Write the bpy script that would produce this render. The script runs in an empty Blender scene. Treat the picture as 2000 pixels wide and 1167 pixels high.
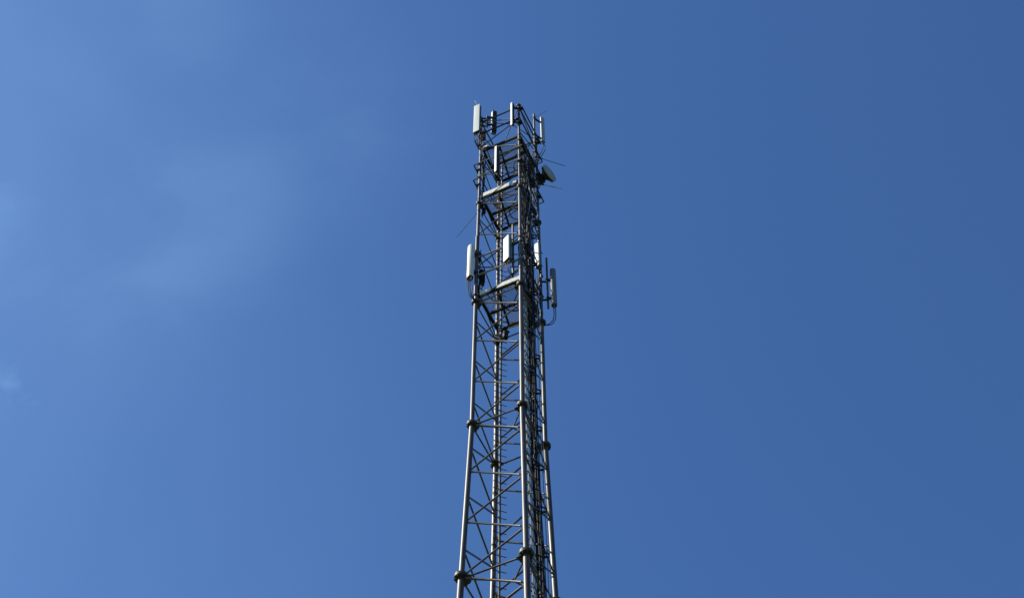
import bpy, math, random
from mathutils import Vector, Matrix
random.seed(7)
R = math.radians
scene = bpy.context.scene
col = scene.collection

# ---------------------------------------------------------------- camera
cam_d = bpy.data.cameras.new('camera')
cam = bpy.data.objects.new('camera', cam_d); col.objects.link(cam)
cam_d.sensor_width = 36.0
cam_d.lens = 3300 * 36.0 / 2000.0
cam_d.clip_start = 0.1; cam_d.clip_end = 20000
pit, yaw, roll = R(58.3737), R(-0.2041), R(0.1875)
fwd = Vector((-math.sin(yaw) * math.cos(pit), math.cos(yaw) * math.cos(pit), math.sin(pit)))
right = Vector((math.cos(yaw), math.sin(yaw), 0))
up = right.cross(fwd)
r2 = right * math.cos(roll) - up * math.sin(roll) * -1 * -1
u2 = up * math.cos(roll) + right * math.sin(roll)
r2 = u2.cross(-fwd) * 1.0
m = Matrix((r2, u2, -fwd)).transposed().to_4x4()
m.translation = Vector((0, -26.0714, 1.4258))
cam.matrix_world = m
scene.camera = cam

# ---------------------------------------------------------------- light
SUN_AZ, SUN_EL = 184.0, 44.0
world = bpy.data.worlds.new('World'); scene.world = world; world.use_nodes = True
nt = world.node_tree; nt.nodes.clear()
N = nt.nodes.new; L = nt.links.new
out = N('ShaderNodeOutputWorld'); bg = N('ShaderNodeBackground'); sky = N('ShaderNodeTexSky')
sky.sky_type = 'NISHITA'; sky.sun_disc = False
sky.sun_elevation = R(SUN_EL); sky.sun_rotation = R(90 - SUN_AZ)
sky.altitude = 0; sky.air_density = 1.0; sky.dust_density = 0.9; sky.ozone_density = 1.6
bg.inputs['Strength'].default_value = 0.07
PATCHES = [((-0.2978, 0.4292, 0.8527), 0.12, 0.1), ((-0.2882, 0.4863, 0.8249), 0.08, 0.06), ((-0.1831, 0.3673, 0.9119), 0.06, 0.04), ((-0.1768, 0.474, 0.8626), 0.085, 0.075), ((-0.2198, 0.5131, 0.8297), 0.07, 0.05), ((-0.1059, 0.4256, 0.8987), 0.1, 0.045), ((-0.2865, 0.5452, 0.7878), 0.026, 0.11), ((-0.2717, 0.5548, 0.7864), 0.008, 0.1)]
# thin high cirrus veil on the side of the sky near the sun, thicker in a few patches
tc = N('ShaderNodeTexCoord')
def noise(scale, detail, sc=(1, 1, 1), dist=.5, lo=.35, hi=.7):
    mp = N('ShaderNodeMapping'); mp.inputs['Scale'].default_value = sc
    nz = N('ShaderNodeTexNoise'); nz.inputs['Scale'].default_value = scale; nz.inputs['Detail'].default_value = detail
    nz.inputs['Roughness'].default_value = .55; nz.inputs['Distortion'].default_value = dist
    rm = N('ShaderNodeMapRange'); rm.inputs['From Min'].default_value = lo; rm.inputs['From Max'].default_value = hi
    L(tc.outputs['Generated'], mp.inputs['Vector']); L(mp.outputs[0], nz.inputs['Vector']); L(nz.outputs[0], rm.inputs['Value'])
    return rm.outputs[0]
def math_(op, a, b):
    n_ = N('ShaderNodeMath'); n_.operation = op
    for k_, v_ in enumerate((a, b)):
        if isinstance(v_, (int, float)): n_.inputs[k_].default_value = v_
        else: L(v_, n_.inputs[k_])
    return n_.outputs[0]
dot = N('ShaderNodeVectorMath'); dot.operation = 'DOT_PRODUCT'; dot.inputs[1].default_value = (-1, 0, 0)
L(tc.outputs['Generated'], dot.inputs[0])
side = N('ShaderNodeMapRange'); side.interpolation_type = 'SMOOTHSTEP'; side.inputs['From Min'].default_value = -.10; side.inputs['From Max'].default_value = .36
L(dot.outputs['Value'], side.inputs['Value'])
wide = noise(2.2, 4, (1, 1, 1), .6)
amount = math_('MULTIPLY', side.outputs[0], math_('ADD', math_('MULTIPLY', wide, .045), .028))
for (d_, r_, k_) in PATCHES:
    ds = N('ShaderNodeVectorMath'); ds.operation = 'DISTANCE'; ds.inputs[1].default_value = d_
    L(tc.outputs['Generated'], ds.inputs[0])
    m_ = N('ShaderNodeMapRange'); m_.interpolation_type = 'SMOOTHERSTEP'; m_.inputs['From Min'].default_value = r_; m_.inputs['From Max'].default_value = 0
    L(ds.outputs['Value'], m_.inputs['Value'])
    amount = math_('ADD', amount, math_('MULTIPLY', math_('MULTIPLY', m_.outputs[0], k_ * .85), math_('ADD', math_('MULTIPLY', noise(10.0 if r_ > .03 else 55, 8, (1, 1.7, 1.2), .35 if r_ > .03 else .8, .40 if r_ > .03 else .42, .66 if r_ > .03 else .72), .75 if r_ > .03 else 1.0), .25 if r_ > .03 else 0)))
mix = N('ShaderNodeMix'); mix.data_type = 'RGBA'; mix.inputs[7].default_value = (5.5, 9.5, 14.2, 1)
tint = N('ShaderNodeMix'); tint.data_type = 'RGBA'; tint.blend_type = 'MULTIPLY'; tint.inputs[0].default_value = 1; tint.inputs[7].default_value = (.60, .965, 1.415, 1)
L(sky.outputs[0], tint.inputs[6])
L(amount, mix.inputs[0]); L(tint.outputs[2], mix.inputs[6]); L(mix.outputs[2], bg.inputs['Color'])
L(bg.outputs[0], out.inputs['Surface'])

sun_d = bpy.data.lights.new('sun', 'SUN'); sun_d.energy = 5.0; sun_d.angle = R(.53); sun_d.color = (1, .94, .82)
sun = bpy.data.objects.new('sun', sun_d); col.objects.link(sun)
sd = Vector((math.cos(R(SUN_AZ)) * math.cos(R(SUN_EL)), math.sin(R(SUN_AZ)) * math.cos(R(SUN_EL)), math.sin(R(SUN_EL))))
sun.rotation_euler = sd.to_track_quat('Z', 'Y').to_euler(); sun.location = sd * 100
vs = scene.view_settings
vs.view_transform = 'Standard'; vs.look = 'None'; vs.exposure = 0.585; vs.gamma = 1.0; vs.use_curve_mapping = False

# ---------------------------------------------------------------- materials
def mat(name, c, rough=.5, metal=0., noise=.12, scale=9., dark=None, streak=False, bump=0., patch=0.):
    m = bpy.data.materials.new(name); m.use_nodes = True
    t = m.node_tree; b = t.nodes['Principled BSDF']
    b.inputs['Metallic'].default_value = metal
    n = t.nodes.new('ShaderNodeTexNoise'); n.inputs['Scale'].default_value = scale; n.inputs['Detail'].default_value = 6
    tcn = t.nodes.new('ShaderNodeTexCoord'); mpn = t.nodes.new('ShaderNodeMapping')
    if streak: mpn.inputs['Scale'].default_value = (1, 1, .12)
    t.links.new(tcn.outputs['Object'], mpn.inputs[0]); t.links.new(mpn.outputs[0], n.inputs['Vector'])
    rp = t.nodes.new('ShaderNodeValToRGB')
    d = dark or tuple(x * (1 - 2.2 * noise) for x in c)
    rp.color_ramp.elements[0].position = .32; rp.color_ramp.elements[0].color = (*d, 1)
    rp.color_ramp.elements[1].position = .62; rp.color_ramp.elements[1].color = (*c, 1)
    t.links.new(n.outputs[0], rp.inputs[0])
    if patch:                                          # broad dull / bright zinc patches and brown run marks
        n2 = t.nodes.new('ShaderNodeTexNoise'); n2.inputs['Scale'].default_value = 2.6; n2.inputs['Detail'].default_value = 8; n2.inputs['Roughness'].default_value = .7
        mp2 = t.nodes.new('ShaderNodeMapping'); mp2.inputs['Scale'].default_value = (3, 3, .5)
        t.links.new(tcn.outputs['Object'], mp2.inputs[0]); t.links.new(mp2.outputs[0], n2.inputs['Vector'])
        r2 = t.nodes.new('ShaderNodeValToRGB'); e0, e1 = r2.color_ramp.elements
        e0.position = .36; e0.color = (.42, .34, .26, 1); e1.position = .64; e1.color = (1.35, 1.33, 1.28, 1)
        e2 = r2.color_ramp.elements.new(.5); e2.color = (.85, .83, .80, 1)
        mx = t.nodes.new('ShaderNodeMix'); mx.data_type = 'RGBA'; mx.blend_type = 'MULTIPLY'; mx.inputs[0].default_value = patch
        t.links.new(n2.outputs[0], r2.inputs[0]); t.links.new(rp.outputs[0], mx.inputs[6]); t.links.new(r2.outputs[0], mx.inputs[7]); t.links.new(mx.outputs[2], b.inputs['Base Color'])
    else: t.links.new(rp.outputs[0], b.inputs['Base Color'])
    if name in ('weathered_galvanised_tube', 'galvanised_brace'): b.inputs['Specular IOR Level'].default_value = .55
    elif metal < .15 and c[0] < .15: b.inputs['Specular IOR Level'].default_value = .2
    mr = t.nodes.new('ShaderNodeMapRange'); mr.inputs['To Min'].default_value = rough + .12; mr.inputs['To Max'].default_value = max(.05, rough - .12)
    t.links.new(n.outputs[0], mr.inputs['Value']); t.links.new(mr.outputs[0], b.inputs['Roughness'])
    if bump:
        bp = t.nodes.new('ShaderNodeBump'); bp.inputs['Strength'].default_value = bump; bp.inputs['Distance'].default_value = .004
        t.links.new(n.outputs[0], bp.inputs['Height']); t.links.new(bp.outputs[0], b.inputs['Normal'])
    return m
M = dict(
    leg=mat('weathered_galvanised_tube', (.085, .071, .047), .50, .05, .20, 5, streak=True, bump=.25, patch=.9),
    brace=mat('galvanised_brace', (.088, .077, .055), .44, .05, .18, 8, patch=.8),
    bright=mat('fresh_zinc', (.36, .34, .27), .36, .2, .1, 12),
    dull=mat('dull_steel', (.040, .037, .030), .6, .05, .2, 9),
    flange=mat('flange_steel', (.085, .076, .054), .5, .1, .2, 12),
    white=mat('radome_offwhite', (.64, .655, .575), .5, 0, .06, 4, streak=True, patch=.12),
    grey=mat('radome_grey', (.34, .36, .33), .5, 0, .06, 4, streak=True),
    side=mat('panel_side_shade', (.13, .145, .14), .5, 0, .08, 6),  # shade of the unlit panel sides put into the colour
    grey2=mat('shade_darkened_radome', (.15, .17, .165), .55, 0, .08, 4, streak=True),  # radome tone darkened to carry the shade of the mast
    dark=mat('dark_housing_and_side_shade', (.022, .022, .019), .6, 0, .15, 8),  # dark housings; also painted shade on the unlit sides of slim antennas
    cap=mat('brown_grey_end_cap', (.085, .060, .028), .6, 0, .2, 12),
    cable=mat('black_cable_jacket', (.012, .012, .012), .6, 0, .15, 6),
    grate=mat('galvanised_grating', (.20, .19, .165), .5, .2, .12, 14),
    board=mat('white_zinc_plate', (.74, .72, .62), .5, .05, .12, 7, patch=.35),
    copper=mat('braid_sheath', (.30, .22, .18), .5, .1, .2, 9),
    whip=mat('grey_rod', (.07, .08, .09), .5, .2, .1, 8),
    concrete=mat('concrete', (.30, .29, .27), .9, 0, .15, 3),
)
# ---------------------------------------------------------------- mesh builder
class MB:
    def __init__(s): s.v = []; s.f = []; s.sm = []
    def ring_tube(s, pts, radii, n=10, caps=True):
        pts = [Vector(p) for p in pts]; base = len(s.v); k = len(pts)
        prev = None
        for i, p in enumerate(pts):
            d = (pts[min(i + 1, k - 1)] - pts[max(i - 1, 0)]).normalized()
            if prev is None:
                a = d.cross(Vector((0, 0, 1)))
                if a.length < 1e-3: a = d.cross(Vector((0, 1, 0)))
                a.normalize()
            else:
                a = (prev - d * prev.dot(d)).normalized()
            prev = a; b = d.cross(a); r = radii[i] if isinstance(radii, (list, tuple)) else radii
            for j in range(n):
                t = 2 * math.pi * j / n
                s.v.append(p + (a * math.cos(t) + b * math.sin(t)) * r)
        for i in range(k - 1):
            for j in range(n):
                j2 = (j + 1) % n
                s.f.append((base + i * n + j, base + i * n + j2, base + (i + 1) * n + j2, base + (i + 1) * n + j)); s.sm.append(True)
        if caps:
            s.f.append(tuple(base + j for j in range(n))[::-1]); s.sm.append(False)
            s.f.append(tuple(base + (k - 1) * n + j for j in range(n))); s.sm.append(False)
        return s
    def tube(s, a, b, r, n=10): return s.ring_tube([a, b], r, n)
    def box(s, c, ax, ay, az, sx, sy, sz):
        c = Vector(c); ax, ay, az = Vector(ax).normalized(), Vector(ay).normalized(), Vector(az).normalized(); b = len(s.v)
        for i in (-1, 1):
            for j in (-1, 1):
                for k in (-1, 1): s.v.append(c + ax * i * sx / 2 + ay * j * sy / 2 + az * k * sz / 2)
        for q in ((0, 1, 3, 2), (4, 6, 7, 5), (0, 4, 5, 1), (2, 3, 7, 6), (0, 2, 6, 4), (1, 5, 7, 3)):
            s.f.append(tuple(b + i for i in q)); s.sm.append(False)
        return s
    def bar(s, a, b, w, h, upv=(0, 0, 1)):
        a, b = Vector(a), Vector(b); d = (b - a); l = d.length; d.normalize()
        sd_ = d.cross(Vector(upv))
        if sd_.length < 1e-3: sd_ = d.cross(Vector((1, 0, 0)))
        sd_.normalize(); u = sd_.cross(d)
        return s.box((a + b) / 2, d, sd_, u, l, w, h)
    def prism(s, outline, z0, z1, o, ax, ay, inset=None):
        """closed outline (list of (x,y)) swept up; rings: optional rounded ends via inset"""
        o = Vector(o); ax = Vector(ax); ay = Vector(ay); n = len(outline); base = len(s.v)
        levels = [(z0, 1), (z1, 1)]
        if inset: levels = [(z0, 1 - inset * 2), (z0 + .02, 1 - inset), (z0 + .05, 1), (z1 - .05, 1), (z1 - .02, 1 - inset), (z1, 1 - inset * 2)]
        for z, k in levels:
            for x, y in outline: s.v.append(o + ax * x * k + ay * y * k + Vector((0, 0, z)))
        for i in range(len(levels) - 1):
            for j in range(n):
                j2 = (j + 1) % n
                s.f.append((base + i * n + j, base + i * n + j2, base + (i + 1) * n + j2, base + (i + 1) * n + j)); s.sm.append(n > 8)
        s.f.append(tuple(base + j for j in range(n))[::-1]); s.sm.append(False)
        t = base + (len(levels) - 1) * n
        s.f.append(tuple(t + j for j in range(n))); s.sm.append(False)
        return s
    def lathe(s, prof, c, axis, n=40, cap_end=True):
        c = Vector(c); axis = Vector(axis).normalized(); a = axis.cross(Vector((0, 0, 1))).normalized(); b = axis.cross(a); base = len(s.v)
        for x, r in prof:
            for j in range(n):
                t = 2 * math.pi * j / n; s.v.append(c + axis * x + (a * math.cos(t) + b * math.sin(t)) * r)
        for i in range(len(prof) - 1):
            for j in range(n):
                j2 = (j + 1) % n
                s.f.append((base + i * n + j, base + (i + 1) * n + j, base + (i + 1) * n + j2, base + i * n + j2)); s.sm.append(True)
        s.f.append(tuple(base + j for j in range(n))); s.sm.append(False)
        t = base + (len(prof) - 1) * n; s.f.append(tuple(t + j for j in range(n))[::-1]); s.sm.append(False)
        return s
    def build(s, name, material, parent=None, origin=(0, 0, 0), kind=None):
        me = bpy.data.meshes.new(name); o_ = Vector(origin)
        me.from_pydata([tuple(v - o_) for v in s.v], [], s.f); me.materials.append(material)
        me.polygons.foreach_set('use_smooth', s.sm); me.update()
        try: me.set_sharp_from_angle(angle=R(42))
        except Exception: pass
        ob = bpy.data.objects.new(name, me); col.objects.link(ob)
        if parent is not None:
            ob.parent = parent; ob.location = o_ - world_loc(parent)
        else: ob.location = o_
        if kind: ob['kind'] = kind
        return ob
def world_loc(o):
    v = Vector(o.location)
    while o.parent: o = o.parent; v = v + Vector(o.location)
    return v
def thing(name, label, cat, loc, group=None):
    o = bpy.data.objects.new(name, None); col.objects.link(o); o.location = loc
    o['label'] = label; o['category'] = cat
    if group: o['group'] = group
    return o
def share(src, parent, loc):
    c = src.copy(); col.objects.link(c); c.parent = parent; c.location = Vector(loc) - world_loc(parent); return c

# ---------------------------------------------------------------- ground
g = MB(); n = 48
g.v = [Vector((0, 0, 0))] + [Vector((r * math.cos(2 * math.pi * j / n), r * math.sin(2 * math.pi * j / n), 0)) for r in (8, 40, 200, 1000, 6000) for j in range(n)]
for j in range(n): g.f.append((0, 1 + j, 1 + (j + 1) % n)); g.sm.append(False)
for i in range(4):
    for j in range(n):
        a = 1 + i * n; b = a + n; j2 = (j + 1) % n; g.f.append((a + j, b + j, b + j2, a + j2)); g.sm.append(False)
gm = mat('dry_grass_ground', (.060, .075, .032), .95, 0, .25, .6, dark=(.045, .038, .022))
go = g.build('ground', gm); go['kind'] = 'structure'

# ---------------------------------------------------------------- tower
PSI = 199.9183; WT = 1.0173; ZT = [1, 7, 13, 19, 25, 31, 37, 43, 49, 55]
def W(z): return WT if z >= 37 else WT + (37 - z) * (1.1579 - WT) / 6
def corner(i, z, off=0.):
    a = R(PSI + 90 * i); w = W(z) + off
    return Vector((w * math.cos(a), w * math.sin(a), z))
LR = {1: .13, 7: .12, 13: .11, 19: .095, 25: .078, 31: .068, 37: .060, 43: .049, 49: .038}
def lr(z):
    k = 1
    for q in ZT[:-1]:
        if z >= q - 1e-6: k = q
    return LR[k]
FR = {1: .3, 7: .22, 13: .21, 19: .2, 25: .19, 31: .172, 37: .142, 43: .126, 49: .093, 55: .082}
tower = thing('lattice_tower', 'tall four legged galvanised steel lattice mast carrying all the antennas', 'tower', (0, 0, 0))
for i in range(4):
    mb = MB()
    for q, z in enumerate(ZT[:-1]):
        z2 = ZT[q + 1]; mb.tube(corner(i, z), corner(i, z2), LR[z], 20)
        # gusset lugs at brace nodes
        for zz in range(z + 1, z2):
            pass
    leg = mb.build('leg', M['leg'], tower, corner(i, 1))
    for z in ZT:
        fb = MB(); c = corner(i, z); fr = FR[z]
        if z == 55:
            fb.tube(c + Vector((0, 0, -.02)), c + Vector((0, 0, .03)), fr, 24)
        else:
            fb.tube(c + Vector((0, 0, -.045)), c + Vector((0, 0, -.004)), fr, 28)
            fb.tube(c + Vector((0, 0, .004)), c + Vector((0, 0, .045)), fr, 28)
            nb = 8
            for k in range(nb):
                a = 2 * math.pi * k / nb + .2; rr = fr * .80
                p = c + Vector((rr * math.cos(a), rr * math.sin(a), 0))
                fb.tube(p + Vector((0, 0, -.085)), p + Vector((0, 0, .075)), .014 * fr / .13, 6)
        # plate that carries the horizontal members, pointing inwards
        if z < 55:
            ic = (Vector((0, 0, z)) - c).normalized() * fr * .62
            fb.tube(c + ic + Vector((0, 0, -.066)), c + ic + Vector((0, 0, -.0475)), fr * .78, 24)
        inw = (Vector((0, 0, z)) - c).normalized()
        for sgn in (-1, 1):
            d = (corner((i + sgn) % 4, z) - c).normalized()
            fb.bar(c + d * LR.get(z, .038) * .6 + Vector((0, 0, -.055)), c + d * (fr + .07) + Vector((0, 0, -.055)), .10 if z < 49 else .07, .014)
        fb.build('flange', M['flange'], leg, c)
for i in range(4):
    c = corner(i, 0); MB().box(Vector((c.x, c.y, .47)), (1, 0, 0), (0, 1, 0), (0, 0, 1), 1.2, 1.2, .98).build('footing', M['concrete'], tower, (c.x, c.y, 0))

def member(mb, a, b, ra, rb, r, lug=.07, z_off=0):
    """tube from leg a to leg b, with flattened bolted ends"""
    a, b = Vector(a), Vector(b); d = (b - a).normalized()
    p0 = a + d * (ra + lug); p1 = b - d * (rb + lug)
    t = .03
    mb.ring_tube([p0, p0 + d * .012, p0 + d * t, p1 - d * t, p1 - d * .012, p1], [r * .75, r * 1.18, r, r, r * 1.18, r * .75], 10)
    for p, q, s in ((a, p0, 1), (b, p1, -1)):
        e = p + d * s * (ra if s == 1 else rb) * .5
        side_ = d.cross(Vector((0, 0, 1))).normalized()
        up_ = side_.cross(d)
        mb.box((e + q + d * s * .02) / 2, d, side_, up_, (q - e).length + .02, .016, r * 2.6)
        m_ = p + d * s * ((ra if s == 1 else rb) + lug * .55)
        mb.tube(m_ - side_ * r * .95, m_ + side_ * r * .95, r * .5, 6)
def brace_r(z): return .030 if z < 31 else .0255 if z < 37 else .0235 if z < 43 else .021 if z < 49 else .019
low = MB()
for zc in range(1, 55, 2):             # one zigzag period = 2 m
    for fce in range(4):
        i, j = fce, (fce + 1) % 4
        for z0, z1 in ((zc, zc + 1), (zc + 2, zc + 1)):
            e = .006 if z1 > z0 else -.006
            a = corner(i, z0 + e); b = corner(j, z1 - e)
            r = brace_r(zc)
            if zc >= 31:
                mb = MB(); member(mb, a, b, lr(z0 + e), lr(z1 - e), r); mb.build('brace', M['brace'], tower, a)
            else: member(low, a, b, lr(z0 + e), lr(z1 - e), r)
low.build('brace', M['brace'], tower, (0, 0, 16), kind='stuff')
for z in ZT[1:]:
    for fce in range(4):
        a = corner(fce, z - .055); b = corner((fce + 1) % 4, z - .055)
        mb = MB(); member(mb, a, b, FR[z] * .6, FR[z] * .6, brace_r(z) * (1.0 if z < 55 else 1.5), .10); mb.build('strut', M['brace'], tower, a)
    # plan bracing meets in one node on the diagonal
    B, D = corner(1, z - .055), corner(3, z - .055); P = B.lerp(D, .35)
    for q in ([0, 1, 2] if z < 55 else [0, 1, 2, 3]):
        if q == 0 and z in (43, 49): continue
        mb = MB(); member(mb, corner(q, z - .055), P, FR[z] * .6, 0, brace_r(z) * .8, .06); mb.build('plan_brace', M['brace'], tower, P)

# ---------------------------------------------------------------- ladder (single spine with rungs both sides)
inw = Vector((math.cos(R(PSI + 270)), math.sin(R(PSI + 270)), 0)); acr = Vector((math.cos(R(PSI + 180)), math.sin(R(PSI + 180)), 0))
def lad(z): return inw * (.674 + (max(0, 31 - z) * .004)) + Vector((0, 0, z))
mb = MB()
mb.bar(lad(1), lad(31), .045, .06, inw); mb.bar(lad(31), lad(53.6), .045, .06, inw)
ladder = MB()
ladder = mb.build('climbing_ladder', M['leg'], tower, lad(1))
z = 1.4; rung0 = None; lows = MB(); k = 0
while z < 53.4:
    rb = MB(); c = lad(z)
    if z >= 29.6:
        if rung0 is None:
            rb.tube(c - acr * .175, c + acr * .175, .011, 6)
            for s in (-1, 1): rb.tube(c + acr * .17 * s, c + acr * .17 * s + Vector((0, 0, .022)), .011, 6)
            rung0 = rb.build('rung', M['dull'], ladder, c)
        else: share(rung0, ladder, c)
    else: lows.tube(c - acr * .175, c + acr * .175, .011, 6)
    z += .287; k += 1
lows.build('rung', M['dull'], ladder, lad(15), kind='stuff')
for zz in [1.8 + 2 * q for q in range(26)]:          # stand-offs to the back leg
    s_ = MB(); c = lad(zz); d = corner(3, zz)
    s_.bar(c, d + acr * .03, .03, .03); s_.tube(d + Vector((0, 0, -.02)), d + Vector((0, 0, .02)), lr(zz) + .012, 14)
    s_.build('stand_off', M['dull'], ladder, c)

# ---------------------------------------------------------------- cable tray with feeder cables
nBC = Vector((math.cos(R(PSI + 135)), math.sin(R(PSI + 135)), 0)); tBC = (corner(2, 50) - corner(1, 50)).normalized()
def tray(z): return nBC * (.575 + max(0, 37 - z) * .0165) + Vector((0, 0, z))
mb = MB()
for o_ in (-.16, -.01, .20):
    for z0, z1 in ((1, 37), (37, 53.3)): mb.bar(tray(z0) + tBC * o_, tray(z1) + tBC * o_, .030, .026, nBC)
tray_o = mb.build('cable_tray', M['bright'], tower, tray(1))
z = 1.3; lowb = MB()
while z < 53.2:
    c = tray(z)
    if z > 30.4:
        b_ = MB(); b_.bar(c - tBC * .24, c + tBC * .22, .03, .035)
        b_.bar(c - tBC * .20 - nBC * .10 + Vector((0, 0, -.03)), c - tBC * .14 + nBC * .03 + Vector((0, 0, -.03)), .035, .05)
        for q in range(3):
            p = c + tBC * random.uniform(-.02, .2) + nBC * random.uniform(.03, .16) + Vector((0, 0, random.uniform(-.2, .2)))
            b_.box(p, tBC, nBC, (0, 0, 1), random.uniform(.03, .07), .04, random.uniform(.015, .04)) if random.random() < .7 else None  # small pale clip boxes added among the cables as bright glints
        b_.build('tray_bracket', M['bright'], tray_o, c)
        if int(round(z / .42)) % 4 == 0:
            b_ = MB(); q = c + tBC * .14 + nBC * .30
            b_.bar(c + tBC * .12 + nBC * .02, q - Vector((0, 0, .12)), .035, .05)
            b_.bar(q - Vector((0, 0, .22)), q + Vector((0, 0, .02)), .05, .02)
            b_.bar(q - Vector((0, 0, .02)) + nBC * .02, c + tBC * .1 + nBC * .10 + Vector((0, 0, .2)), .03, .03)
            b_.build('outrigger', M['dull'], tray_o, c)
    else: lowb.bar(c - tBC * .24, c + tBC * .22, .03, .035)
    z += .42
lowb.build('tray_bracket', M['bright'], tray_o, tray(15), kind='stuff')
for k in range(20):
    row, cn = divmod(k, 5)
    off = .02 + .042 * cn + random.uniform(-.008, .008); dep = .035 + .042 * row + random.uniform(-.008, .008)
    top = [53.2, 52, 46, 45, 53, 44.5, 50, 47, 53, 45.5, 51, 44, 49.5, 52.5, 46.5, 53.2, 50, 45, 52, 48][k]
    pts = []; z = 1.0
    while z < top:
        pts.append(tray(z) + tBC * (off + random.uniform(-.012, .012)) + nBC * (dep + random.uniform(-.010, .014))); z += .6 if z > 27 else 3
    MB().ring_tube(pts, random.choice((.011, .014, .018)), 7).build('feeder_cable', M['copper'] if k in (3, 16) else M['cable'], tray_o, pts[0])
for o1, dp, r in ((.24, .22, .012), (-.27, -.05, .010), (.30, .26, .008)):
    pts = []; z = 1.0
    while z < (53 if o1 < 0 else 43.5): pts.append(tray(z) + tBC * (o1 + random.uniform(-.006, .006)) + nBC * (dp + random.uniform(-.006, .012))); z += 1.0
    MB().ring_tube(pts, r, 8).build('conduit', M['bright'], tray_o, pts[0])
# upper part: many cables fan out into a thick untidy bundle
for k in range(24):
    z0 = random.uniform(42.6, 47); z1 = random.uniform(48.5, 54.0)
    ox, dp = random.uniform(-.30, .26), random.uniform(-.14, .20)
    pts = []; z = z0
    while z < z1:
        pts.append(tray(z) + tBC * (ox + .06 * math.sin(z * 1.7 + k)) + nBC * (dp + .04 * math.cos(z * 1.3 + k * 2))); z += .35
    MB().ring_tube(pts, random.choice((.011, .016, .022)), 7).build('feeder_cable', M['cable'] if k % 6 else M['bright'], tray_o, pts[0])
# cables strapped up the inside of the other legs
def leg_run(i, z0, z1, num, spread=.05, inset_=.11):
    for q in range(num):
        c0 = corner(i, z0); iv = Vector((-c0.x, -c0.y, 0)).normalized(); sv = Vector((-iv.y, iv.x, 0))
        ox, oy = random.uniform(-spread, spread), random.uniform(0, spread)
        pts = []; z = z0 + random.uniform(-.3, .6)
        while z < z1 + random.uniform(-.5, .2):
            pts.append(corner(i, z) + iv * (inset_ + oy + random.uniform(-.02, .03)) + sv * (ox + random.uniform(-.02, .02))); z += .30
        MB().ring_tube(pts, random.choice((.009, .013)), 6).build('strapped_cable', M['cable'], tower, pts[0])
    z = z0 + .3
    while z < z1:
        c = corner(i, z); MB().tube(c + Vector((0, 0, -.012)), c + Vector((0, 0, .012)), lr(z) + .010, 12).build('strap', M['dull'], tower, c); z += .78
leg_run(0, 48.2, 54.0, 7); leg_run(0, 43.1, 46.3, 5, .03, .065); leg_run(2, 48.8, 54.2, 7); leg_run(2, 43.2, 45.8, 5); leg_run(1, 43.6, 46.4, 4, .04, .08); leg_run(3, 48.5, 53.5, 4); leg_run(1, 49.3, 54.6, 3, .04, .07)
# slack cable coils tied under the platforms
def coil(c, r, ax, turns=3):
    c = Vector(c); ax = Vector(ax).normalized(); a = ax.cross(Vector((0, 0, 1))).normalized(); b = ax.cross(a); pts = []
    for k in range(turns * 16 + 1):
        t = 2 * math.pi * k / 16; rr = r * (1 + .06 * math.sin(t * .37 + k)); pts.append(c + a * rr * math.cos(t) + b * rr * math.sin(t) + ax * .012 * math.sin(t * .5))
    MB().ring_tube(pts, .012, 6).build('cable_coil', M['cable'], tower, c)
coil((.10, -.05, 43.25), .24, (.2, -.5, 1), 3); coil((.25, .15, 49.3), .22, (-.1, .5, 1), 3); coil((.35, .2, 52.65), .2, (.3, .3, 1), 2)
coil((-.15, .62, 43.0), .16, (.3, -1, .3), 3); coil((.45, -.45, 51.2), .17, (.9, -.5, .1), 2); coil((.62, -.1, 44.9), .15, (.9, -.4, .2), 3)
# junction boxes on the mast head
def jbox(x, y, z, w, d, h, az):
    n_ = Vector((math.cos(R(az)), math.sin(R(az)), 0)); a_ = Vector((-n_.y, n_.x, 0))
    k = MB(); k.prism(rrect(w, d, .015), 0, h, Vector((x, y, z)), a_, n_)
    k.box(Vector((x, y, z + h / 2)) + n_ * (d / 2 + .004), a_, n_, (0, 0, 1), w * .86, .008, h * .86)
    for s in (-1, 1): k.tube(Vector((x, y, z)) + a_ * s * w * .25, Vector((x, y, z - .06)) + a_ * s * w * .25, .012, 8)
    k.build('junction_box', M['dark'] if h > .2 else M['board'], tower, (x, y, z))
def rrect(w, d, rnd, n=5):
    """rounded rectangle, x across, y towards the front"""
    pts = []; r = min(rnd, w / 2 - .001, d / 2 - .001)
    for cx, cy, a0 in ((w / 2 - r, d / 2 - r, 0), (-w / 2 + r, d / 2 - r, 90), (-w / 2 + r, -d / 2 + r, 180), (w / 2 - r, -d / 2 + r, 270)):
        for k in range(n + 1):
            t = R(a0 + 90 * k / n); pts.append((cx + r * math.cos(t), cy + r * math.sin(t)))
    return pts
jbox(.20, -.83, 49.42, .13, .10, .17, 245); jbox(.42, -.62, 52.0, .16, .10, .30, 250); jbox(-.30, .70, 42.45, .20, .14, .38, 250); jbox(-.10, .60, 42.55, .14, .12, .32, 290)
jbox(.55, -.40, 46.2, .16, .12, .34, 240); jbox(.80, .0, 51.0, .16, .12, .32, 245); jbox(-.80, -.22, 48.6, .12, .09, .26, 240); jbox(.86, .22, 48.6, .14, .10, .3, 260)

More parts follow.
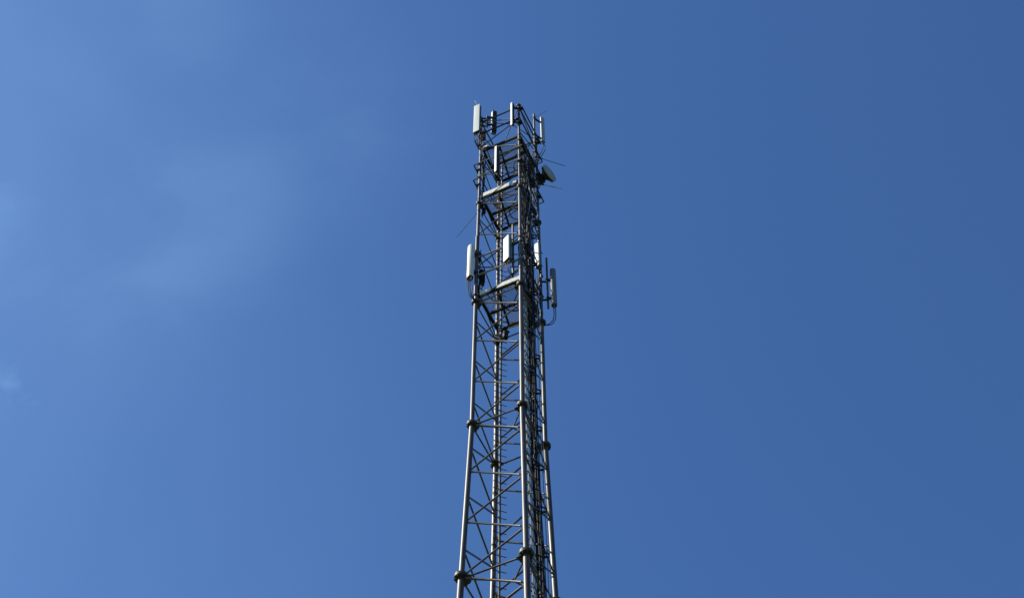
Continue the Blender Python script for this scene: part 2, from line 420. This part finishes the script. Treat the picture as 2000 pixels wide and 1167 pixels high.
# ---------------------------------------------------------------- platforms
def platform(z, boards):
    w = -.05; mb = MB()
    cs = [corner(i, z, w) for i in range(4)]
    for i in range(4):
        a, b = cs[i], cs[(i + 1) % 4]; d = (b - a).normalized(); inn = ((cs[(i + 2) % 4] - b)).normalized()
        a2, b2 = a + d * .04, b - d * .04
        mb.bar(a2 + inn * .04, b2 + inn * .04, .08, .012); mb.bar(a2, b2, .012, .10)
    e = (cs[1] - cs[0]).normalized(); f = (cs[3] - cs[0]).normalized(); Ls = (cs[1] - cs[0]).length
    o = cs[0]
    mb.bar(o + e * .1 + f * .5 * Ls - Vector((0, 0, .02)), o + e * (Ls - .08) + f * .5 * Ls - Vector((0, 0, .02)), .07, .08)
    mb.bar(o + e * .45 * Ls + f * .1 - Vector((0, 0, .021)), o + e * .30 * Ls + f * (Ls - .1) - Vector((0, 0, .021)), .06, .07)
    p_ = mb.build('platform', M['dull'], tower, (0, 0, z))
    gr = MB(); k = .06; z1 = Vector((0, 0, .022))
    hx, hy = .30 * Ls, .62 * Ls       # ladder hatch near the back leg stays open
    while k < Ls - .04:
        if k < hx - .0: gr.bar(o + e * k + f * .05 + z1, o + e * k + f * hy + z1, .0055, .022)
        else: gr.bar(o + e * k + f * .05 + z1, o + e * k + f * (Ls - .05) + z1, .0055, .022)
        k += .041
    k = .06
    while k < Ls - .04:
        a0 = .05 if k < hy else hx
        gr.bar(o + f * k + e * a0 + z1 * 1.2, o + f * k + e * (Ls - .05) + z1 * 1.2, .005, .008); k += .044
    gr.build('grating', M['grate'], p_, (0, 0, z))
    for (i, t0, t1, zz, h, out_) in boards:
        a, b = corner(i, z), corner((i + 1) % 4, z); d = b - a; nrm = d.normalized().cross(Vector((0, 0, 1)))
        q0 = a + d * t0 + nrm * out_ + Vector((0, 0, zz)); q1 = a + d * t1 + nrm * out_ + Vector((0, 0, zz))
        tb_ = MB(); tb_.bar(q0, q1, .010, h)
        tb_.bar(q0 + Vector((0, 0, -h / 2)) - nrm * .02, q1 + Vector((0, 0, -h / 2)) - nrm * .02, .05, .008)
        tb_.build('toe_board', M['board'] if i in (0, 2) else M['dull'], p_, q0)
    return p_
platform(43.38, [(0, .09, .32, .05, .19, .0), (0, .47, .97, .06, .19, .0), (1, .05, .95, .1, .2, -.02), (2, .12, .72, -.02, .16, -.05), (3, .1, .95, .1, .2, -.02)])
platform(49.40, [(0, .10, .74, .09, .22, .0), (1, .05, .95, .1, .2, -.02), (2, .12, .72, -.02, .16, -.05), (3, .1, .95, .1, .2, -.02)])
platform(52.80, [(0, .06, .22, .12, .12, .0), (1, .05, .95, .1, .18, -.02), (3, .1, .95, .1, .18, -.02)])

# ---------------------------------------------------------------- antenna mounting rails clamped round the legs
def rail(i, z, ext0, ext1, off, r, material='brace', links=()):
    a, b = corner(i, z), corner((i + 1) % 4, z); d = (b - a).normalized(); nr = d.cross(Vector((0, 0, 1)))
    a2, b2 = a - d * ext0 + nr * off, b + d * ext1 + nr * off
    mb = MB(); mb.tube(a2, b2, r, 10)
    for c in (a, b):                                   # U clamps
        mb.box(c + nr * off * .5, d, nr, (0, 0, 1), lr(z) * 2 + .05, off + .03, .05)
        mb.tube(c + Vector((0, 0, -.03)), c + Vector((0, 0, .03)), lr(z) + .014, 14)
        for s in (-1, 1): mb.tube(c + d * s * (lr(z) + .02) - nr * .05, c + d * s * (lr(z) + .02) + nr * (off + .05), .007, 6)
    if 'a' in links: mb.bar(a2, a2 - nr * .22, .03, .03)
    if 'b' in links: mb.bar(b2, b2 - nr * .22, .03, .03)
    mb.build('mounting_rail', M[material], tower, a)
for z in (51.72, 50.76): rail(0, z, .08, .14, .075, .020, 'bright')
rail(2, 51.72, .1, .14, .075, .02); rail(2, 50.76, .1, .14, .075, .02)
for z in (51.34, 50.28, 53.15): rail(3, z, .14, .24, .11, .022, 'dull', 'b'); 
for z in (53.62, 52.3, 50.72): rail(1, z, .14, .24, .11, .022, 'dull', 'b')
rail(0, 45.56, .02, .03, .0, .029, 'bright'); rail(0, 44.50, .02, .03, .0, .029, 'bright')
rail(1, 45.75, .02, .12, .03, .025, 'dull'); rail(1, 44.55, .02, .12, .03, .025, 'dull')
rail(0, 53.97, .02, .02, .03, .028, 'dull'); rail(1, 54.72, .02, .1, .14, .024, 'dull'); rail(1, 53.9, .02, .1, .05, .022, 'dull')
rail(2, 53.4, .05, .05, .05, .022, 'dull')

# ---------------------------------------------------------------- antennas
def rrect(w, d, rnd, n=5):
    """rounded rectangle, x across, y towards the front"""
    pts = []; r = min(rnd, w / 2 - .001, d / 2 - .001)
    for cx, cy, a0 in ((w / 2 - r, d / 2 - r, 0), (-w / 2 + r, d / 2 - r, 90), (-w / 2 + r, -d / 2 + r, 180), (w / 2 - r, -d / 2 + r, 270)):
        for k in range(n + 1):
            t = R(a0 + 90 * k / n); pts.append((cx + r * math.cos(t), cy + r * math.sin(t)))
    return pts
def panel(name, label, x, y, zb, zt, w, d, az, rnd, radome, pipe=None, pipe_z=None, pipe_r=.03, caps=True, arms=(), conns=3, inset=0., group=None, cap_mat='cap', arm_to=None, back=0., back_mat='dark'):
    nrm = Vector((math.cos(R(az)), math.sin(R(az)), 0)); ax = Vector((-nrm.y, nrm.x, 0)) * -1
    o = Vector((x, y, zb)); t = thing(name, label, 'antenna', o, group)
    ol = rrect(w, d, rnd)
    ol = [(a, b) for a, b in ol]
    if back:                                            # dark rear part: metal back, and shade painted onto the unlit panel sides
        d1 = d * (1 - back); ol = rrect(w, d1, rnd)
        h_ = MB(); h_.prism([(a, b) for a, b in rrect(w - .006, d * back - .002, .012)][::-1], .01, zt - zb - .012, o - nrm * (d1 / 2), ax, nrm); h_.build('back_and_side_shade', M[back_mat], t, o)
        fo = o + nrm * (d * back / 2)
    else: fo = o
    mb = MB(); mb.prism([(a, b) for a, b in ol][::-1], 0, zt - zb, fo, ax, nrm, inset); mb.build('radome', M[radome], t, o)
    if caps:
        k = MB(); k.prism([(a * (1 - 1.6 * inset), b * (1 - 1.6 * inset)) for a, b in ol][::-1], -.035, -.002, fo, ax, nrm); k.build('end_cap', M[cap_mat], t, o)
    for q in range(conns):
        c = o + ax * ((q - (conns - 1) / 2) * w * .3) - Vector((0, 0, .03))
        k = MB(); k.tube(c, c - Vector((0, 0, .07)), .016, 10); k.tube(c - Vector((0, 0, .07)), c - Vector((0, 0, .13)), .011, 8); k.build('connector', M['bright'], t, c)
    if pipe:
        p = Vector((pipe[0], pipe[1], 0)); z0, z1 = pipe_z
        k = MB(); k.tube(p + Vector((0, 0, z0)), p + Vector((0, 0, z1)), pipe_r, 14); k.build('mounting_pipe', M['leg'], t, p + Vector((0, 0, z0)))
        for za in arms:
            k = MB(); back = o - nrm * d / 2; back.z = za; pp = p + Vector((0, 0, za))
            k.bar(back, pp, .06, .035); k.bar(back + Vector((0, 0, -.05)), pp + Vector((0, 0, -.05)), .03, .02)
            k.tube(pp - Vector((0, 0, .035)), pp + Vector((0, 0, .035)), pipe_r + .014, 12)
            k.box(back + nrm * .005, ax, nrm, (0, 0, 1), w * .5, .02, .12)
            dv = (back - pp); dv.z = 0; dv = dv.normalized() if dv.length > 1e-4 else nrm; sv = dv.cross(Vector((0, 0, 1)))
            for s in (-1, 1): k.tube(pp + sv * s * (pipe_r + .014) - dv * .08, pp + sv * s * (pipe_r + .014) + dv * .08, .006, 6)
            k.build('bracket', M['dull'], t, pp)
        if arm_to:
            for za in arms:
                q = Vector((arm_to[0], arm_to[1], za - .09)); pp = p + Vector((0, 0, za - .09))
                k = MB(); k.bar(pp, q, .045, .05); k.tube(q - Vector((0, 0, .03)), q + Vector((0, 0, .03)), lr(za) + .013, 14); k.tube(pp - Vector((0, 0, .03)), pp + Vector((0, 0, .03)), pipe_r + .012, 12)
                k.build('clamp', M['dull'], t, q)
    return t
def jumper(t, pts, r=.010, name='jumper_cable', m='cable'):
    # Catmull-Rom
    P = [Vector(p) for p in pts]; P = [P[0]] + P + [P[-1]]; out_ = []
    for i in range(1, len(P) - 2):
        for k in range(6):
            u = k / 6; a, b, c, d = P[i - 1], P[i], P[i + 1], P[i + 2]
            out_.append(.5 * ((2 * b) + (c - a) * u + (2 * a - 5 * b + 4 * c - d) * u * u + (3 * b - a - 3 * c + d) * u ** 3))
    out_.append(P[-2]); MB().ring_tube(out_, r, 7).build(name, M[m], t, pts[0])
A = corner(0, 50); Bc = corner(1, 50); Cc = corner(2, 50); Dc = corner(3, 50)
GT = 'panel antennas round the mast head'; GM = 'panel antennas below the middle of the head'

p1 = panel('panel_antenna', 'broad white panel antenna at the very top left corner of the mast', -1.09, -.65, 53.52, 55.60, .225, .14, 243, .012, 'white', (-1.005, -.50), (53.0, 55.5), .03, arms=(55.1, 54.1), conns=4, group=GT, arm_to=(A.x, A.y), back=.65)
for k in range(4):
    a = Vector((-1.09 - .09 + .055 * k, -.65 + .03 * k - .03, 53.49)); jumper(p1, [a, a - Vector((.01, 0, .25)), a + Vector((.03 + .02 * k, .04, -.55 - .05 * k)), Vector((-.99 + .02 * k, -.42, 52.75 - .1 * k)), Vector((-.90, -.30 + .01 * k, 52.3 - .2 * k)), Vector((-.86, -.26 + .02 * k, 50.5))], .011)
p2 = panel('panel_antenna', 'black shaded panel antenna just right of the broad white one on top', -.52, -.28, 54.30, 55.90, .165, .16, 112, .02, 'white', (-.755, -.35), (54.55, 55.5), .026, arms=(55.35, 54.75), conns=2, group=GT, cap_mat='dark', arm_to=(A.x, A.y), back=.30)
p3 = panel('panel_antenna', 'slim white antenna standing beside the highest leg top', .12, -1.06, 53.22, 54.97, .085, .10, 226, .02, 'white', (.17, -.98), (53.5, 55.0), .022, arms=(54.85, 53.75), conns=1, group=GT, arm_to=(Bc.x, Bc.y), back=.8)
p4 = panel('panel_antenna', 'grey white panel antenna at the top right edge of the mast', 1.20, .30, 54.75, 56.66, .150, .06, 298, .010, 'grey', (.905, .15), (53.7, 56.68), .037, arms=(56.3, 55.0), conns=2, group=GT)
jumper(p4, [(1.19, .30, 54.67), (1.2, .29, 54.35), (1.13, .28, 53.9), (1.03, .25, 53.55), (.95, .2, 53.0), (.8, .1, 52.3)], .013)
jumper(p4, [(1.22, .32, 54.67), (1.26, .32, 54.2), (1.16, .3, 53.75), (1.05, .28, 53.35), (.93, .2, 52.7)], .013)
for za in (54.35, 53.95): MB().bar((.905, .15, za), (Cc.x, Cc.y, za), .05, .05).tube((.905, .15, za - .05), (.905, .15, za + .05), .052, 12).build('clamp', M['dull'], p4, (.905, .15, za))
p5 = panel('panel_antenna', 'white box antenna hung on the two rails across the near left face', -.385, -.86, 50.16, 51.95, .095, .155, 226, .012, 'white', (-.40, -.735), (50.3, 52.2), .024, arms=(51.7, 50.8), conns=1, group=GT, back=.85)
p6 = panel('panel_antenna', 'white round fronted antenna sticking out left of the mast at mid height', -1.14, -.55, 44.05, 45.88, .225, .20, 212, .10, 'white', (-.975, -.46), (43.25, 46.65), .044, arms=(45.55, 44.5), conns=3, inset=.06, group=GM, arm_to=(A.x, A.y))
for k in range(3):
    a = Vector((-1.19 + .055 * k, -.53 - .02 * k, 43.92)); jumper(p6, [a, a - Vector((0, 0, .3)), a + Vector((.03, .02, -.62)), Vector((-1.05 + .02 * k, -.48, 43.0)), Vector((-.98, -.44, 42.85 + .1 * k)), Vector((-.9, -.3, 43.2))], .014)
jumper(p6, [(-1.27, -.57, 44.9), (-1.28, -.56, 44.4), (-1.26, -.56, 43.9), (-1.2, -.53, 43.3), (-1.08, -.46, 43.0)], .008)
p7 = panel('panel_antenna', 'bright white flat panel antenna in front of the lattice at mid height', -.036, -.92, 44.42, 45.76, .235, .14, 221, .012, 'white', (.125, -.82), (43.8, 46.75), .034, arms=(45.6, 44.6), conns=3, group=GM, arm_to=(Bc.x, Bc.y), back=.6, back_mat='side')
for k in range(3):
    a = Vector((-.08 + .05 * k, -.9, 44.24)); jumper(p7, [a, a - Vector((-.02, 0, .3)), Vector((.05 + .03 * k, -.84, 43.75)), Vector((.16 + .02 * k, -.75, 43.45)), Vector((.22, -.6, 43.3)), Vector((.40, -.40, 43.0))], .011)
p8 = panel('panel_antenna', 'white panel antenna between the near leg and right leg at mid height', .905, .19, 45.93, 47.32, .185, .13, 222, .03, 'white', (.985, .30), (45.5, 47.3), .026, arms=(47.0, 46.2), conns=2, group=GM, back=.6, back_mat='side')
jumper(p8, [(.9, .18, 45.85), (.91, .18, 45.4), (.88, .1, 44.9), (.8, .05, 44.4), (.7, 0, 43.9)], .013)
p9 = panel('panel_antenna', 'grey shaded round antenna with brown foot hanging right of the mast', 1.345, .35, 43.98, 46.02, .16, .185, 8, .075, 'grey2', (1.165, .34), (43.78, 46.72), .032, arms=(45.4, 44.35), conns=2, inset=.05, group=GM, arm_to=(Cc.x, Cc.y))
for dx in (0, .05):
    jumper(p9, [(1.325 + dx, .35, 43.87), (1.33 + dx, .35, 43.5), (1.30 + dx * 1.2, .35, 43.2), (1.2 + dx, .34, 42.96 - dx), (1.05, .33, 42.85), (.95, .3, 42.9)], .013)
# spare pipe clamped on the right hand face
sp = thing('mounting_pipe', 'empty upright steel pipe clamped beside the near leg at mid height', 'pipe', (.66, -.30, 43.9))
MB().tube((.66, -.30, 43.9), (.66, -.30, 47.66), .034, 14).build('pipe', M['leg'], sp, (.66, -.30, 43.9))
for za in (45.75, 44.55): MB().box((.66, -.30, za), nBC, tBC, (0, 0, 1), .10, .10, .06).build('clamp', M['dull'], sp, (.66, -.30, za))
def rru(x, y, z0, z1, w, d, az, label):
    nrm = Vector((math.cos(R(az)), math.sin(R(az)), 0)); ax = Vector((nrm.y, -nrm.x, 0)); o = Vector((x, y, z0)); t = thing('radio_unit', label, 'radio unit', o)
    mb = MB(); mb.prism(rrect(w, d, .03)[::-1], 0, z1 - z0, o, ax, nrm, .04)
    for q in range(6): mb.box(o + ax * (-w * .4 + w * .16 * q) + nrm * (d / 2 + .012) + Vector((0, 0, (z1 - z0) / 2)), ax, nrm, (0, 0, 1), .008, .025, (z1 - z0) * .8)
    mb.build('housing', M['dark'], t, o)
    k = MB(); b = o - nrm * d / 2 + Vector((0, 0, (z1 - z0) / 2)); k.box(b, ax, nrm, (0, 0, 1), .05, .08, .3); k.build('bracket', M['dull'], t, o)
    for q in range(3): c = o + ax * (-.04 + .04 * q); kk = MB(); kk.tube(c, c - Vector((0, 0, .09)), .012, 8); kk.build('connector', M['bright'], t, c)
    return t
r1 = rru(-.80, -.24, 44.15, 44.98, .15, .11, 300, 'dark radio unit tucked behind the left leg beside the round fronted antenna')
jumper(r1, [(-.8, -.24, 44.06), (-.79, -.24, 43.8), (-.84, -.25, 43.55), (-.9, -.3, 43.4)], .012)
r2_ = rru(-.86, -.36, 53.55, 54.25, .13, .10, 250, 'dark radio unit on the left leg under the broad white antenna')
r3 = rru(.78, .20, 52.2, 53.1, .16, .12, 250, 'dark radio unit inside the right leg above the dish')
r4 = rru(.60, -.12, 50.3, 51.9, .24, .16, 300, 'large dark radio unit among the cables level with the dish')

# dish
dn = Vector((math.cos(R(-40)), math.sin(R(-40)), 0)); dc = Vector((1.375, .18, 52.14))
dish = thing('microwave_dish', 'round grey dish antenna facing right from the upper right side of the mast', 'dish antenna', dc)
RD = .325
MB().lathe([(.052, .001), (.050, .1), (.042, .2), (.028, .29), (.008, RD - .006)], dc, dn, 48).build('dish_cover', M['grey'], dish, dc)
MB().lathe([(.012, RD), (-.10, RD - .008), (-.105, RD - .03), (-.15, RD - .09), (-.20, RD - .16), (-.24, .13), (-.27, .10), (-.36, .085), (-.38, .05)], dc, dn, 48).build('reflector', M['dull'], dish, dc)
MB().lathe([(.014, RD - .004), (.014, RD + .010), (-.012, RD + .010), (-.012, RD - .004)], dc, dn, 48).build('rim', M['bright'], dish, dc)
hb = dc - dn * .36; k = MB(); k.box(hb + Vector((0, 0, -.02)), dn, dn.cross(Vector((0, 0, 1))), (0, 0, 1), .18, .20, .34)
k.bar(hb, (Cc.x, Cc.y, hb.z), .10, .12); k.bar(hb - Vector((0, 0, .14)), (Cc.x, Cc.y, hb.z - .32), .05, .05)
k.tube((Cc.x, Cc.y, hb.z - .2), (Cc.x, Cc.y, hb.z + .2), .062, 14); k.bar(dc - dn * .1 - Vector((0, 0, .3)), (Cc.x, Cc.y, hb.z - .5), .025, .025)
k.build('mount', M['dull'], dish, hb)
jumper(dish, [hb - Vector((0, 0, .18)), hb - Vector((.05, 0, .5)), Vector((.95, .35, 51.2)), Vector((.8, .2, 50.6))], .013)

def whip(label, pts, rs, mats=('whip',)):
    t = thing('whip_antenna', label, 'antenna', pts[0], 'thin rods sticking out of the mast')
    for i in range(len(pts) - 1): MB().tube(pts[i], pts[i + 1], rs[i], 8).build('rod', M[mats[i % len(mats)]], t, pts[i])
    k = MB(); a, b = Vector(pts[0]), Vector(pts[1]); d = (b - a).normalized(); k.tube(a - d * .05, a + d * .06, rs[0] + .012, 8); k.build('base', M['dull'], t, pts[0])
whip('thin dark rod pointing right just above the dish', [(1.12, .42, 53.69), (1.94, .70, 53.67)], [.011])
whip('thin rod with white ends pointing right just below the dish', [(1.12, .38, 51.69), (1.37, .46, 51.72), (1.59, .53, 51.76), (1.80, .60, 51.78)], [.016, .011, .016], ('white', 'whip', 'white'))
whip('long thin rod slanting down to the left below the mast head', [(-1.0, -.32, 48.44), (-1.65, .30, 47.97)], [.010])
whip('short rod rising behind the broad white antenna at the top left', [(-1.02, -.5, 55.45), (-1.2, -.5, 56.42)], [.009])
whip('faint thin rod slanting up to the right at the mast top', [(.93, .17, 56.45), (1.37, .10, 56.86)], [.007])

# ---------------------------------------------------------------- render
scene.render.engine = 'CYCLES'
scene.cycles.max_bounces = 6
